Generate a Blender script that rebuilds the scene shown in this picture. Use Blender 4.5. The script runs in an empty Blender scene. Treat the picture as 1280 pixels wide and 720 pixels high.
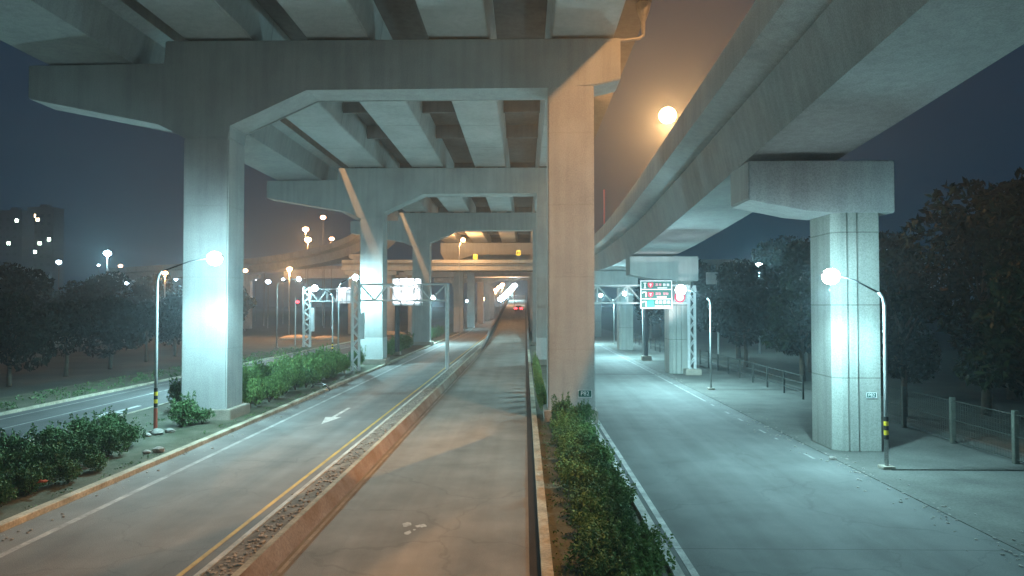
import bpy, bmesh, math, random
from mathutils import Vector, Matrix
R = math.radians
S = bpy.context.scene
COL = S.collection
F, H0, VX, VY = 880.0, 5.8, 656.0, 382.0

# ------------------------------------------------------------- camera, world, exposure
cam = bpy.data.cameras.new('camera'); camo = bpy.data.objects.new('camera', cam); COL.objects.link(camo)
cam.sensor_width = 36; cam.lens = F/1280*36; cam.clip_start = 0.1; cam.clip_end = 5000
camo.location = (0, 0, H0)
camo.rotation_euler = (R(90)+math.atan((VY-360)/F), 0, math.atan((VX-640)/F))
S.camera = camo
w = bpy.data.worlds.new('World'); S.world = w; w.use_nodes = True
wn = w.node_tree.nodes; wl = w.node_tree.links
bg = wn['Background']
sky = wn.new('ShaderNodeTexSky'); sky.sky_type = 'NISHITA'; sky.sun_disc = False
sky.sun_elevation = R(-4); sky.sun_rotation = R(200); sky.air_density = 1.5
mixs = wn.new('ShaderNodeMixRGB'); mixs.blend_type = 'ADD'; mixs.inputs[0].default_value = 1
mixs.inputs[2].default_value = (0.05, 0.36, 0.74, 1)        # city glow on low night cloud
wl.new(sky.outputs[0], mixs.inputs[1]); wl.new(mixs.outputs[0], bg.inputs[0])
bg.inputs[1].default_value = 0.030
S.view_settings.view_transform = 'Standard'; S.view_settings.look = 'None'
S.view_settings.exposure = 1.0; S.view_settings.gamma = 1
S.cycles.use_denoising = True
S.cycles.max_bounces = 6; S.cycles.diffuse_bounces = 4; S.cycles.glossy_bounces = 2
S.cycles.volume_bounces = 0; S.cycles.sample_clamp_indirect = 4
S.cycles.use_light_tree = True
COOL = (0.46, 0.88, 0.95); SOD = (1.0, 0.46, 0.16); HAZE = 0.0010
PW_COOL = 9500; PW_UP = .24; PW_SOD = 9000

# ------------------------------------------------------------- materials
def mat(name, base, rough=0.85, var=0.25, scale=1.5, fine=30, bump=0.15, metal=0, dirt=None, stretch=(1,1,1), spec=0.3):
    m = bpy.data.materials.new(name); m.use_nodes = True
    nt = m.node_tree; n = nt.nodes; l = nt.links; p = n['Principled BSDF']
    g = n.new('ShaderNodeNewGeometry'); mp = n.new('ShaderNodeMapping'); mp.inputs['Scale'].default_value = stretch
    l.new(g.outputs['Position'], mp.inputs[0])
    a = n.new('ShaderNodeTexNoise'); a.inputs['Scale'].default_value = scale; a.inputs['Detail'].default_value = 6; a.inputs['Roughness'].default_value = .6
    b = n.new('ShaderNodeTexNoise'); b.inputs['Scale'].default_value = fine; b.inputs['Detail'].default_value = 4
    l.new(mp.outputs[0], a.inputs[0]); l.new(g.outputs['Position'], b.inputs[0])
    r = n.new('ShaderNodeValToRGB'); r.color_ramp.elements[0].position = .3; r.color_ramp.elements[1].position = .72
    lo = dirt if dirt else tuple(c*(1-var) for c in base); hi = tuple(min(1, c*(1+var*.7)) for c in base)
    r.color_ramp.elements[0].color = (*lo, 1); r.color_ramp.elements[1].color = (*hi, 1)
    l.new(a.outputs[0], r.inputs[0])
    mx = n.new('ShaderNodeMixRGB'); mx.blend_type = 'MULTIPLY'; mx.inputs[0].default_value = .55
    r2 = n.new('ShaderNodeValToRGB'); r2.color_ramp.elements[0].color = (.55,.55,.55,1); r2.color_ramp.elements[0].position = .35
    r2.color_ramp.elements[1].position = .6; l.new(b.outputs[0], r2.inputs[0])
    l.new(r.outputs[0], mx.inputs[1]); l.new(r2.outputs[0], mx.inputs[2]); l.new(mx.outputs[0], p.inputs['Base Color'])
    p.inputs['Roughness'].default_value = rough; p.inputs['Metallic'].default_value = metal
    p.inputs['Specular IOR Level'].default_value = spec
    if bump:
        bp = n.new('ShaderNodeBump'); bp.inputs['Strength'].default_value = bump; bp.inputs['Distance'].default_value = .02
        l.new(b.outputs[0], bp.inputs['Height']); l.new(bp.outputs[0], p.inputs['Normal'])
    return m

def concrete(name, base, joint=0.0, streak=.35, axis=2, jd=.6):
    """concrete with rain streaks down it and, if joint>0, horizontal pour lines every joint metres"""
    m = mat(name, base, .9, .16, .45, 22, .12)
    nt = m.node_tree; n = nt.nodes; l = nt.links; p = n['Principled BSDF']
    src = p.inputs['Base Color'].links[0].from_socket
    g = n.new('ShaderNodeNewGeometry'); mp = n.new('ShaderNodeMapping'); mp.inputs['Scale'].default_value = (2.2, 2.2, .12)
    l.new(g.outputs['Position'], mp.inputs[0])
    a = n.new('ShaderNodeTexNoise'); a.inputs['Scale'].default_value = 1.3; a.inputs['Detail'].default_value = 5
    l.new(mp.outputs[0], a.inputs[0])
    r = n.new('ShaderNodeValToRGB'); r.color_ramp.elements[0].position = .38; r.color_ramp.elements[1].position = .58
    r.color_ramp.elements[0].color = (1-streak, 1-streak, 1-streak*.95, 1); l.new(a.outputs[0], r.inputs[0])
    mx = n.new('ShaderNodeMixRGB'); mx.blend_type = 'MULTIPLY'; mx.inputs[0].default_value = .8
    l.new(src, mx.inputs[1]); l.new(r.outputs[0], mx.inputs[2]); out = mx.outputs[0]
    if joint:
        sx = n.new('ShaderNodeSeparateXYZ'); l.new(g.outputs['Position'], sx.inputs[0])
        d = n.new('ShaderNodeMath'); d.operation = 'DIVIDE'; d.inputs[1].default_value = joint; l.new(sx.outputs[axis], d.inputs[0])
        f = n.new('ShaderNodeMath'); f.operation = 'FRACT'; l.new(d.outputs[0], f.inputs[0])
        c = n.new('ShaderNodeMath'); c.operation = 'LESS_THAN'; c.inputs[1].default_value = .018; l.new(f.outputs[0], c.inputs[0])
        m2 = n.new('ShaderNodeMixRGB'); m2.blend_type = 'MULTIPLY'; m2.inputs[2].default_value = (jd,jd,jd*.97,1)
        l.new(c.outputs[0], m2.inputs[0]); l.new(out, m2.inputs[1]); out = m2.outputs[0]
    l.new(out, p.inputs['Base Color'])
    return m

def asphalt(name, base, wear, tint=(1,1,1)):
    """asphalt: patches, lengthwise wheel wear, speckle"""
    m = mat(name, base, .82, .24, .5, 38, .5, spec=.3)
    nt = m.node_tree; n = nt.nodes; l = nt.links; p = n['Principled BSDF']
    src = p.inputs['Base Color'].links[0].from_socket
    g = n.new('ShaderNodeNewGeometry'); mp = n.new('ShaderNodeMapping'); mp.inputs['Scale'].default_value = (1.1, .02, 1)
    l.new(g.outputs['Position'], mp.inputs[0])
    a = n.new('ShaderNodeTexNoise'); a.inputs['Scale'].default_value = 1; a.inputs['Detail'].default_value = 4
    l.new(mp.outputs[0], a.inputs[0])
    r = n.new('ShaderNodeValToRGB'); r.color_ramp.elements[0].position = .36; r.color_ramp.elements[1].position = .66
    r.color_ramp.elements[0].color = (1-wear, 1-wear, 1-wear, 1); r.color_ramp.elements[1].color = (1, 1, 1, 1); l.new(a.outputs[0], r.inputs[0])
    mx = n.new('ShaderNodeMixRGB'); mx.blend_type = 'MULTIPLY'; mx.inputs[0].default_value = 1
    l.new(src, mx.inputs[1]); l.new(r.outputs[0], mx.inputs[2])
    # repaired patches with straight edges, and cracks
    v = n.new('ShaderNodeTexVoronoi'); v.feature = 'DISTANCE_TO_EDGE'; v.inputs['Scale'].default_value = .22
    wv = n.new('ShaderNodeTexNoise'); wv.inputs['Scale'].default_value = 1.1; wv.inputs['Detail'].default_value = 3
    ad = n.new('ShaderNodeVectorMath'); ad.operation = 'MULTIPLY_ADD'; ad.inputs[1].default_value = (1.2,1.2,0)
    l.new(g.outputs['Position'], wv.inputs[0]); l.new(wv.outputs['Color'], ad.inputs[0]); l.new(g.outputs['Position'], ad.inputs[2])
    l.new(ad.outputs[0], v.inputs[0])
    c = n.new('ShaderNodeMath'); c.operation = 'LESS_THAN'; c.inputs[1].default_value = .006; l.new(v.outputs[0], c.inputs[0])
    m2 = n.new('ShaderNodeMixRGB'); m2.blend_type = 'MULTIPLY'; m2.inputs[2].default_value = (.86,.86,.86,1)
    l.new(c.outputs[0], m2.inputs[0]); l.new(mx.outputs[0], m2.inputs[1]); l.new(m2.outputs[0], p.inputs['Base Color'])
    return m

def emis(name, col, st, sample=True):
    m = bpy.data.materials.new(name); m.use_nodes = True; n = m.node_tree.nodes; n.clear()
    e = n.new('ShaderNodeEmission'); o = n.new('ShaderNodeOutputMaterial'); e.inputs[0].default_value = (*col, 1); e.inputs[1].default_value = st
    m.node_tree.links.new(e.outputs[0], o.inputs[0])
    if not sample: m.cycles.emission_sampling = 'NONE'
    return m

def leafmat(name, a, b):
    m = bpy.data.materials.new(name); m.use_nodes = True; nt = m.node_tree; n = nt.nodes; l = nt.links; p = n['Principled BSDF']
    g = n.new('ShaderNodeNewGeometry'); r = n.new('ShaderNodeValToRGB')
    r.color_ramp.elements[0].color = (*a, 1); r.color_ramp.elements[1].color = (*b, 1)
    l.new(g.outputs['Random Per Island'], r.inputs[0]); l.new(r.outputs[0], p.inputs['Base Color'])
    p.inputs['Roughness'].default_value = .7; p.inputs['Specular IOR Level'].default_value = .04 if 'tree' in name else .2
    return m

M = dict(
 pier=concrete('pier_concrete', (.40,.41,.40), 3.6, .12, 2, .93), cap=concrete('cap_concrete', (.39,.41,.40), 0, .14),
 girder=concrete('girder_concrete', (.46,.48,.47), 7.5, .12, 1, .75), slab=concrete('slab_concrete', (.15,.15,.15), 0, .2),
 ramp=concrete('ramp_concrete', (.31,.33,.325), 0, .15),
 rpier=concrete('ramp_pier_concrete', (.33,.35,.32), 2.9, .2),
 paint=mat('white_band_paint', (.62,.66,.66), .7, .12, .8, 20, .05),
 plinth=mat('plinth_concrete', (.34,.31,.26), .9, .2, 1.5, 25, .2),
 asph=asphalt('asphalt_side_road', (.185,.19,.185), .25), asph_c=asphalt('asphalt_middle_road', (.235,.23,.21), .2),
 asph_r=asphalt('asphalt_right_road', (.15,.16,.155), .25), asph_f=asphalt('asphalt_frontage', (.11,.115,.115), .3),
 ground=mat('rough_ground', (.055,.06,.05), .95, .4, .25, 8, .4), verge=mat('verge_soil', (.10,.10,.075), .95, .4, .8, 15, .5, dirt=(.04,.055,.03)),
 pave=mat('worn_pavement', (.12,.125,.115), .95, .35, .5, 12, .4),
 gravel=mat('median_gravel', (.22,.20,.17), .95, .55, 2.2, 9, .7, dirt=(.09,.085,.07)),
 kerb=mat('kerb_concrete', (.42,.39,.31), .9, .3, 1.2, 12, .2, dirt=(.2,.19,.14)),
 kerbw=mat('kerb_white', (.55,.55,.52), .85, .25, 1.2, 12, .2, dirt=(.3,.3,.27)),
 batter=mat('batter_concrete', (.25,.21,.18), .9, .25, .7, 14, .2, dirt=(.17,.10,.06)),
 wornw=mat('worn_paint', (.34,.345,.335), .8, .3, 1.1, 9, .1, dirt=(.19,.195,.19)),
 white=mat('road_paint_white', (.55,.56,.54), .8, .35, 1.4, 18, .1, dirt=(.26,.265,.26)),
 yellow=mat('road_paint_yellow', (.55,.38,.09), .8, .3, 1.4, 18, .1, dirt=(.33,.25,.10)),
 joint=mat('joint_rubber', (.03,.03,.03), .8, .2),
 galv=mat('galvanised_steel', (.36,.37,.37), .5, .15, 3, 30, .03, metal=.35), gpaint=mat('gantry_paint', (.62,.64,.64), .6, .12, 3, 30, .03), dark=mat('dark_metal', (.04,.045,.05), .6, .2),
 signw=mat('sign_back', (.72,.74,.76), .5, .06, 2, 20, 0), green=mat('sign_green', (.008,.10,.08), .45, .05, 2, 20, 0),
 teal=mat('sign_teal', (.02,.42,.33), .45, .05, 2, 20, 0),
 red=mat('sign_red', (.8,.02,.06), .45, .05, 2, 20, 0), pink=mat('sign_pink', (.8,.25,.3), .45, .05, 2, 20, 0),
 swhite=mat('sign_white', (.8,.8,.8), .45, .05, 2, 20, 0), syel=mat('sign_yellow', (.85,.6,.02), .45, .05, 2, 20, 0),
 black=mat('black_plastic', (.012,.012,.015), .4, .2), bark=mat('bark', (.09,.07,.05), .95, .35, 4, 25, .5),
 blackp=mat('black_band', (.02,.02,.02), .7, .1), yband=mat('yellow_band', (.7,.5,.03), .6, .1), rband=mat('red_band', (.35,.08,.05), .6, .1),
 wallb=mat('dark_building_wall', (.10,.11,.12), .9, .2, .3, 6, .1), glassd=mat('dark_glass', (.02,.025,.03), .2, .1),
 car=mat('dark_car_paint', (.03,.03,.035), .3, .1, 2, 20, 0, spec=.6), tyre=mat('tyre_rubber', (.02,.02,.02), .8, .1),
 rusty=mat('weathered_wire', (.03,.035,.03), .8, .2), fpost=mat('mossy_concrete_post', (.08,.09,.075), .9, .3, 2, 15, .2),
 earth=mat('pale_earth', (.42,.34,.24), .95, .3, .8, 6, .6),
 orange=mat('orange_cloth', (.6,.12,.03), .8, .2), stone=mat('loose_stone', (.36,.34,.31), .95, .3, 3, 20, .4),
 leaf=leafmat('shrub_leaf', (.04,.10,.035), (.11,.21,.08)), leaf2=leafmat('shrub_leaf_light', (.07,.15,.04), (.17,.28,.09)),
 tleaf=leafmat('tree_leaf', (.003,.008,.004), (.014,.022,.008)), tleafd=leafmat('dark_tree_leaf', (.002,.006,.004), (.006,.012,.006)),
)
EM = dict(cool=emis('lamp_cool', (.75,.92,1), 45, False), cools=emis('lamp_cool_far', (.68,.82,1), 26, False),
          sod=emis('lamp_sodium', (1,.55,.18), 45, False), sods=emis('lamp_sodium_far', (1,.42,.2), 22, False),
          red=emis('lamp_red', (1,.03,.04), 7, False), win=emis('lit_window', (.8,1,.75), 20, False), winw=emis('lit_window_warm', (1,.7,.4), 20, False))

# ------------------------------------------------------------- helpers
def obj(name, bm, m, parent=None, smooth=False):
    me = bpy.data.meshes.new(name); bmesh.ops.recalc_face_normals(bm, faces=bm.faces[:]); bm.to_mesh(me); bm.free()
    ms = m if isinstance(m, (list, tuple)) else [m]
    for x in ms: me.materials.append(x)
    if smooth:
        for p in me.polygons: p.use_smooth = True
    o = bpy.data.objects.new(name, me); COL.objects.link(o)
    if parent: o.parent = parent
    return o
def tag(o, label=None, cat=None, group=None, kind=None):
    if label: o['label'] = label
    if cat: o['category'] = cat
    if group: o['group'] = group
    if kind: o['kind'] = kind
    return o
def thing(name, label, cat, loc=(0,0,0), group=None, rz=0):
    o = bpy.data.objects.new(name, None); COL.objects.link(o); o.location = loc; o.rotation_euler = (0,0,rz); o.empty_display_size = .3
    return tag(o, label, cat, group)
def B(): return bmesh.new()
def box(bm, x0, x1, y0, y1, z0, z1, bev=0, mi=0):
    v = [bm.verts.new(c) for c in ((x0,y0,z0),(x1,y0,z0),(x1,y1,z0),(x0,y1,z0),(x0,y0,z1),(x1,y0,z1),(x1,y1,z1),(x0,y1,z1))]
    fs = [bm.faces.new([v[i] for i in q]) for q in ((0,3,2,1),(4,5,6,7),(0,1,5,4),(1,2,6,5),(2,3,7,6),(3,0,4,7))]
    for f in fs: f.material_index = mi
    if bev:
        es = list({e for f in fs for e in f.edges})
        bmesh.ops.bevel(bm, geom=es, offset=bev, segments=2, affect='EDGES')
    return v
def prism(bm, pts, y0, y1, bev=0, mi=0):
    """XZ polygon run from y0 to y1"""
    a = [bm.verts.new((x, y0, z)) for x, z in pts]; b = [bm.verts.new((x, y1, z)) for x, z in pts]
    fs = [bm.faces.new(a), bm.faces.new(b[::-1])]
    for i in range(len(pts)): j = (i+1) % len(pts); fs.append(bm.faces.new((a[i], b[i], b[j], a[j])))
    for f in fs: f.material_index = mi
    if bev:
        es = list({e for f in fs for e in f.edges}); bmesh.ops.bevel(bm, geom=es, offset=bev, segments=2, affect='EDGES')
def hprism(bm, pts, z0, z1, bev=0, mi=0):
    a = [bm.verts.new((x, y, z0)) for x, y in pts]; b = [bm.verts.new((x, y, z1)) for x, y in pts]
    fs = [bm.faces.new(a[::-1]), bm.faces.new(b)]
    for i in range(len(pts)): j = (i+1) % len(pts); fs.append(bm.faces.new((a[i], a[j], b[j], b[i])))
    for f in fs: f.material_index = mi
    if bev:
        es = list({e for f in fs for e in f.edges}); bmesh.ops.bevel(bm, geom=es, offset=bev, segments=2, affect='EDGES')
def tube(bm, pts, rad, n=10, cap=True, mi=0):
    pts = [Vector(p) for p in pts]; rs = rad if isinstance(rad, (list, tuple)) else [rad]*len(pts)
    rings = []; ref = None
    for i, p in enumerate(pts):
        t = (pts[min(i+1, len(pts)-1)] - pts[max(i-1, 0)]).normalized()
        if ref is None: ref = Vector((1,0,0)) if abs(t.x) < .9 else Vector((0,1,0))
        u = (ref - t*ref.dot(t)).normalized(); v = t.cross(u); ref = u
        rings.append([bm.verts.new(p + u*rs[i]*math.cos(2*math.pi*k/n) + v*rs[i]*math.sin(2*math.pi*k/n)) for k in range(n)])
    for a, b in zip(rings, rings[1:]):
        for k in range(n): bm.faces.new((a[k], a[(k+1)%n], b[(k+1)%n], b[k])).material_index = mi
    if cap:
        bm.faces.new(rings[0][::-1]).material_index = mi; bm.faces.new(rings[-1]).material_index = mi
def ball(bm, c, r, sz=(1,1,1), sub=2):
    bmesh.ops.create_icosphere(bm, subdivisions=sub, radius=r, matrix=Matrix.Translation(c) @ Matrix.Diagonal((*sz,1)))
def sweep(bm, path, prof, mi=0):
    """path: list (x,y,z); prof: closed list (dx,dz) across the path; sections stay vertical"""
    P = [Vector(p) for p in path]; rings = []
    for i, p in enumerate(P):
        t = P[min(i+1, len(P)-1)] - P[max(i-1, 0)]; t.z = 0; t.normalize(); s = Vector((t.y, -t.x, 0))
        rings.append([bm.verts.new(p + s*dx + Vector((0,0,dz))) for dx, dz in prof])
    n = len(prof)
    for a, b in zip(rings, rings[1:]):
        for k in range(n): bm.faces.new((a[k], a[(k+1)%n], b[(k+1)%n], b[k])).material_index = mi
    bm.faces.new(rings[0][::-1]); bm.faces.new(rings[-1])
def copy_tree(o, parent=None):
    c = o.copy(); COL.objects.link(c)
    if parent: c.parent = parent
    for ch in list(o.children): copy_tree(ch, c)
    return c
def light(name, kind, loc, color, power, parent, radius=.15, spot=None, blend=.5, rot=None):
    d = bpy.data.lights.new(name, kind); d.color = color; d.energy = power; d.shadow_soft_size = radius
    if kind == 'SPOT': d.spot_size = R(spot); d.spot_blend = blend
    o = bpy.data.objects.new(name, d); COL.objects.link(o); o.location = loc
    if rot: o.rotation_euler = rot
    o.parent = parent
    return o
def struct(name, bm, m): return tag(obj(name, bm, m), kind='structure')
def sheet(bm, x0, x1, ys, z, fx=lambda y: 0, fz=lambda y: 0, mi=0):
    prev = None
    for y in ys:
        cur = (bm.verts.new((x0+fx(y), y, z+fz(y))), bm.verts.new((x1+fx(y), y, z+fz(y))))
        if prev: bm.faces.new((prev[0], prev[1], cur[1], cur[0])).material_index = mi
        prev = cur

# ------------------------------------------------------------- ground and roads
def bend(y): return -max(0, y-150)*.036 if y > 150 else 0
def rise(y): return 0 if y < 85 else (.05*(y-85)**2/30 if y < 100 else .05*(y-85)-.375)
YS = [-20, 0, 10, 20, 30, 40, 50, 60, 70, 80, 90, 100, 110, 120, 135, 150, 175, 200, 240, 300, 400, 550, 750]
bm = B(); sheet(bm, -1500, 1500, [-300, 3000], -.012); struct('ground', bm, M['ground'])
bm = B(); sheet(bm, -13.4, -6.8, YS, 0, bend); struct('left_road', bm, M['asph'])
ys_r = [y for y in YS if y <= 300]
bm = B(); sheet(bm, -5.5, .35, ys_r, 0.0, fz=rise); struct('middle_road', bm, M['asph_c'])
bm = B(); sheet(bm, 3.3, 11.7, YS, 0.0); struct('right_road', bm, M['asph_r'])
bm = B(); sheet(bm, -27.6, -20.9, YS, 0.0, bend); struct('frontage_road', bm, M['asph_f'])
bm = B(); sheet(bm, 11.7, 19.5, YS, .004); struct('pavement', bm, M['pave'])
bm = B(); sheet(bm, -33, -27.6, YS, .004, bend); struct('grass_verge', bm, M['verge'])
# retaining sides of the climbing middle road
bm = B()
for x0, x1 in ((-5.75, -5.5), (.35, .6)):
    pr = None
    for y in [90, 100, 120, 140, 160, 180, 200, 240, 300]:
        t = rise(y) + (.15 + .75*min(1, (y-90)/30))
        cur = [bm.verts.new(c) for c in ((x0,y,-.05),(x1,y,-.05),(x1,y,t),(x0,y,t))]
        if pr:
            for k in range(4): bm.faces.new((pr[k], pr[(k+1)%4], cur[(k+1)%4], cur[k]))
        pr = cur
tag(obj('retaining_wall', bm, M['slab']), 'dark parapet walls along both sides of the climbing middle road', 'wall')

# kerbs, median, island soil
bm = B(); prism(bm, [(-13.4,-.02),(-13.4,.16),(-13.42,.18),(-13.68,.18),(-13.7,.16),(-13.7,-.02)], -20, 150, 0)
tag(obj('kerb', bm, M['kerb']), 'cream kerb along the shrub island left of the arrow lane', 'kerb')
bm = B(); prism(bm, [(-20.95,-.02),(-20.95,.15),(-20.75,.15),(-20.75,-.02)], -20, 150); tag(obj('kerb', bm, M['kerb']), 'kerb on the far side of the shrub island, by the frontage road', 'kerb')
bm = B(); sheet(bm, -20.75, -13.7, [-20, 20, 40, 60, 80, 100, 150], .12); struct('island_soil', bm, M['verge'])
bm = B(); prism(bm, [(-27.6,-.02),(-27.6,.14),(-27.85,.14),(-27.85,-.02)], -20, 150); tag(obj('kerb', bm, M['kerb']), 'low kerb between the frontage road and the grass verge', 'kerb')
med = thing('median', 'raised gravel median strip with a rust stained concrete side facing the middle road', 'median', (-6.2, 15, 0))
def loc_obj(name, bm, m, parent, off):
    bmesh.ops.translate(bm, verts=bm.verts[:], vec=-Vector(off)); return obj(name, bm, m, parent)
OM = (-6.2, 15, 0)
bm = B(); prism(bm, [(-6.85,-.02),(-6.85,.22),(-6.70,.24),(-6.70,-.02)], -20, 190); loc_obj('kerb_edge', bm, M['kerbw'], med, OM)
bm = B(); prism(bm, [(-6.70,-.02),(-6.70,.21),(-5.86,.36),(-5.86,-.02)], -20, 190); loc_obj('gravel_top', bm, M['gravel'], med, OM)
bm = B(); prism(bm, [(-5.86,-.02),(-5.86,.42),(-5.70,.43),(-5.70,-.02)], -20, 190); loc_obj('coping', bm, M['kerb'], med, OM)
bm = B(); prism(bm, [(-5.70,-.02),(-5.70,.41),(-5.50,.03),(-5.48,-.02)], -20, 190); loc_obj('side_face', bm, M['batter'], med, OM)  # brown mottling is in the side's colour
bm = B(); rnd = random.Random(5)
for k in range(900):
    y = 12 + 75*rnd.random()**1.6; x = rnd.uniform(-6.62, -5.95); z = .21 + (x+6.70)/.84*.15; r = rnd.uniform(.02, .065)
    ball(bm, (x, y, z+r*.3), r, (rnd.uniform(.8,1.5), rnd.uniform(.8,1.5), .6), 1)
loc_obj('loose_gravel', bm, M['stone'], med, OM)['kind'] = 'stuff'

# central planter kerbs + soil
bm = B(); prism(bm, [(.35,-.02),(.35,.20),(.60,.20),(.60,-.02)], -20, 300)
tag(obj('kerb', bm, M['kerb']), 'cream kerb between the middle road and the central planting strip', 'kerb')
bm = B(); prism(bm, [(3.12,-.02),(3.12,.17),(3.34,.17),(3.34,-.02)], -20, 300)
tag(obj('kerb', bm, M['kerbw']), 'white kerb between the planting strip and the right road', 'kerb')
bm = B(); sheet(bm, .6, 3.12, [-20, 20, 40, 60, 100, 150, 300], .10); struct('planter_soil', bm, M['verge'])
bm = B(); prism(bm, [(11.7,-.02),(11.7,.02),(11.95,.03),(11.95,-.02)], -20, 150); tag(obj('kerb', bm, M['pave']), 'worn low kerb edging the right road by the pavement', 'kerb')
# gutter
bm = B(); sheet(bm, .10, .345, ys_r, .004, fz=rise); struct('gutter', bm, M['joint'])

# markings: one mesh each
def dashes(bm, x, w_, segs, z=.008, fx=lambda y: 0, fz=lambda y: 0, taper=False):
    for a, b in segs:
        n = max(1, int((b-a)/12)); sheet(bm, x-w_/2, x+w_/2, [a+(b-a)*i/n for i in range(n+1)], z, fx, fz)
bm = B(); dashes(bm, -12.15, .2, [(5, 55), (55.3, 260)], fx=bend); struct('white_edge_line', bm, M['wornw'])
bm = B(); dashes(bm, -7.42, .13, [(5, 260)], fx=bend); struct('yellow_line', bm, M['yellow'])
bm = B(); dashes(bm, -5.34, .10, [(5, 150)], fz=rise); struct('thin_edge_line', bm, M['wornw'])
bm = B(); dashes(bm, 3.66, .17, [(5, 200)]); struct('right_road_edge_line', bm, M['white'])
bm = B(); rnd = random.Random(2)
y = 27
while y < 170:
    L = rnd.uniform(.3, 1.0) if y < 42 else rnd.uniform(2, 6); dashes(bm, 10.95, .12, [(y, y+L)]); y += L + (rnd.uniform(1, 3) if y < 42 else rnd.uniform(.1, .6))
struct('worn_edge_line', bm, M['wornw'])
bm = B(); dashes(bm, -24.6, .15, [(20, 200)], fx=bend); dashes(bm, -26.7, .12, [(10, 200)], fx=bend); struct('frontage_lines', bm, M['wornw'])
bm = B(); dashes(bm, -22.6, .12, [(46, 49), (56, 59), (66, 69)]); struct('frontage_lane_dashes', bm, M['white'])
def arrow(bm, x, y0, y1, w_, hw, hl, z=.009, side=0):
    """arrow pointing at the camera (-Y): head at y0"""
    v = [bm.verts.new((x-w_/2, y0+hl, z)), bm.verts.new((x+w_/2, y0+hl, z)), bm.verts.new((x+w_/2, y1, z)), bm.verts.new((x-w_/2, y1, z))]; bm.faces.new(v)
    v = [bm.verts.new((x-hw, y0+hl, z)), bm.verts.new((x, y0, z)), bm.verts.new((x+hw, y0+hl, z))]; bm.faces.new(v)
    if side:
        s = side; v = [bm.verts.new(c) for c in ((x, y0+hl+1.0, z+.001), (x+s*.65, y0+hl+.2, z+.001), (x+s*.65, y0+hl+.0, z+.001), (x+s*1.15, y0+hl+.9, z+.001), (x+s*.65, y0+hl+1.5, z+.001), (x+s*.65, y0+hl+1.1, z+.001), (x, y0+hl+1.7, z+.001))]; bm.faces.new(v)
bm = B(); arrow(bm, -9.95, 34.4, 39.9, .2, .42, 2.2, side=0)
struct('lane_arrow', bm, M['white'])
bm = B(); arrow(bm, -22.3, 36.5, 40.5, .3, .55, 1.6); struct('frontage_lane_arrow', bm, M['white'])
bm = B(); rnd = random.Random(9)
for cx, cy, rx, ry in ((-3.12, 18.75, .14, .22), (-2.72, 18.62, .17, .16), (-2.98, 18.05, .09, .18), (-2.86, 18.3, .05, .07)):
    n = 14; bm.faces.new([bm.verts.new((cx+rx*math.cos(a)*rnd.uniform(.6,1.15), cy+ry*math.sin(a)*rnd.uniform(.6,1.15), .0095)) for a in [2*math.pi*k/n for k in range(n)]])
struct('worn_arrow_remnant', bm, M['white'])
bm = B(); sheet(bm, 3.36, 11.6, [59.6, 60.0], .009); sheet(bm, 3.36, 11.68, [17.0, 17.02], .009); struct('expansion_joint', bm, M['joint'])  # broad dark strip paints the gantry truss shadow; narrow one is a joint
bm = B()
for y in (58, 78): sheet(bm, -5.4, .08, [y, y+.12], .006)
struct('middle_road_joint', bm, M['joint'])
# thin raised strip across the pavement by the right lamp pole
bm = B(); box(bm, 12.9, 19.3, 25.15, 25.3, 0, .05); tag(obj('kerb', bm, M['pave']), 'thin raised edging running right across the pavement from the striped lamp pole', 'kerb')

# ------------------------------------------------------------- main viaduct
def vg(g): return g
T = 2.1
def cap_full(a=-17.2, b=-14.9):
    bm = B(); prism(bm, [(-25.2,18.0),(-18.2,18.0),(-18.2,19.2),(4.8,19.2),(4.8,17.1),(3.46,16.8),(1.15,16.7),(b+3.9,16.7),(b,14.9),(b,14.25),(a,14.25),(a-1.3,15.0),(-25.2,16.3)], 0, T, .05); return bm
def cap_main(l=-18.0):
    bm = B(); prism(bm, [(l,19.2),(4.8,19.2),(4.8,17.1),(3.46,16.8),(1.15,16.7),(-11,16.7),(-14.6,15.4),(-14.6,14.25),(-16.4,14.25),(l,17.0)], 0, T, .05); return bm
def pier(y, label, full=True, xl=(-17.2,-14.9), plinth=True, band=False, detail=None):
    t = thing('viaduct_pier', label, 'bridge pier', (0, y, 0), 'portal piers of the main viaduct')
    obj('crossbeam', cap_full(*xl) if full else cap_main(), M['cap'], t)
    for (a, b) in (xl, (1.15, 3.46)):
        top = 14.25 if a < 0 else 16.85
        bm = B()
        v = box(bm, a, b, 0.004, T-.05, 0, top, .06); c = obj('column', bm, M['pier'], t)
        if a > 0:   # the right column's head is cut to the beam
            pass
        if plinth:
            bm = B(); box(bm, a-.25 if a < 0 else a-.2, b+.3 if a<0 else b-.0+.15, -.25, T+.25, 0, .62, .04); obj('plinth', bm, M['plinth'], c)
        if band:
            bm = B(); box(bm, a-.02, b+.02, -.03, T-.02, .62, 2.7, .0); obj('painted_band', bm, M['paint'], c)  # white band round the column's lower part
    # bearing blocks under the girders
    if y < 120:
        for x in (-16.3, -14.8, -10.6, -8.4, -4.4, -2.3, 1.8, 3.9):
            bm = B(); box(bm, x-.35, x+.35, .5, T-.5, 19.2, 19.34); obj('bearing', bm, M['dark'], t)
    return t
p1 = pier(35, 'nearest portal pier, tall concrete columns with a lamp glaring before the left one')
p2 = pier(68, 'second portal pier, slanting light stripe on its beam and white painted column feet', band=True, xl=(-16.0,-13.75))
p3 = pier(101, 'third portal pier, seen behind the overhead gantry with a broad slanting light stripe', True, (-16.2,-13.7))
p4 = pier(150, 'fourth portal pier, lit orange by the lamp under the deck', False, (-15.2,-13.2), False)
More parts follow.
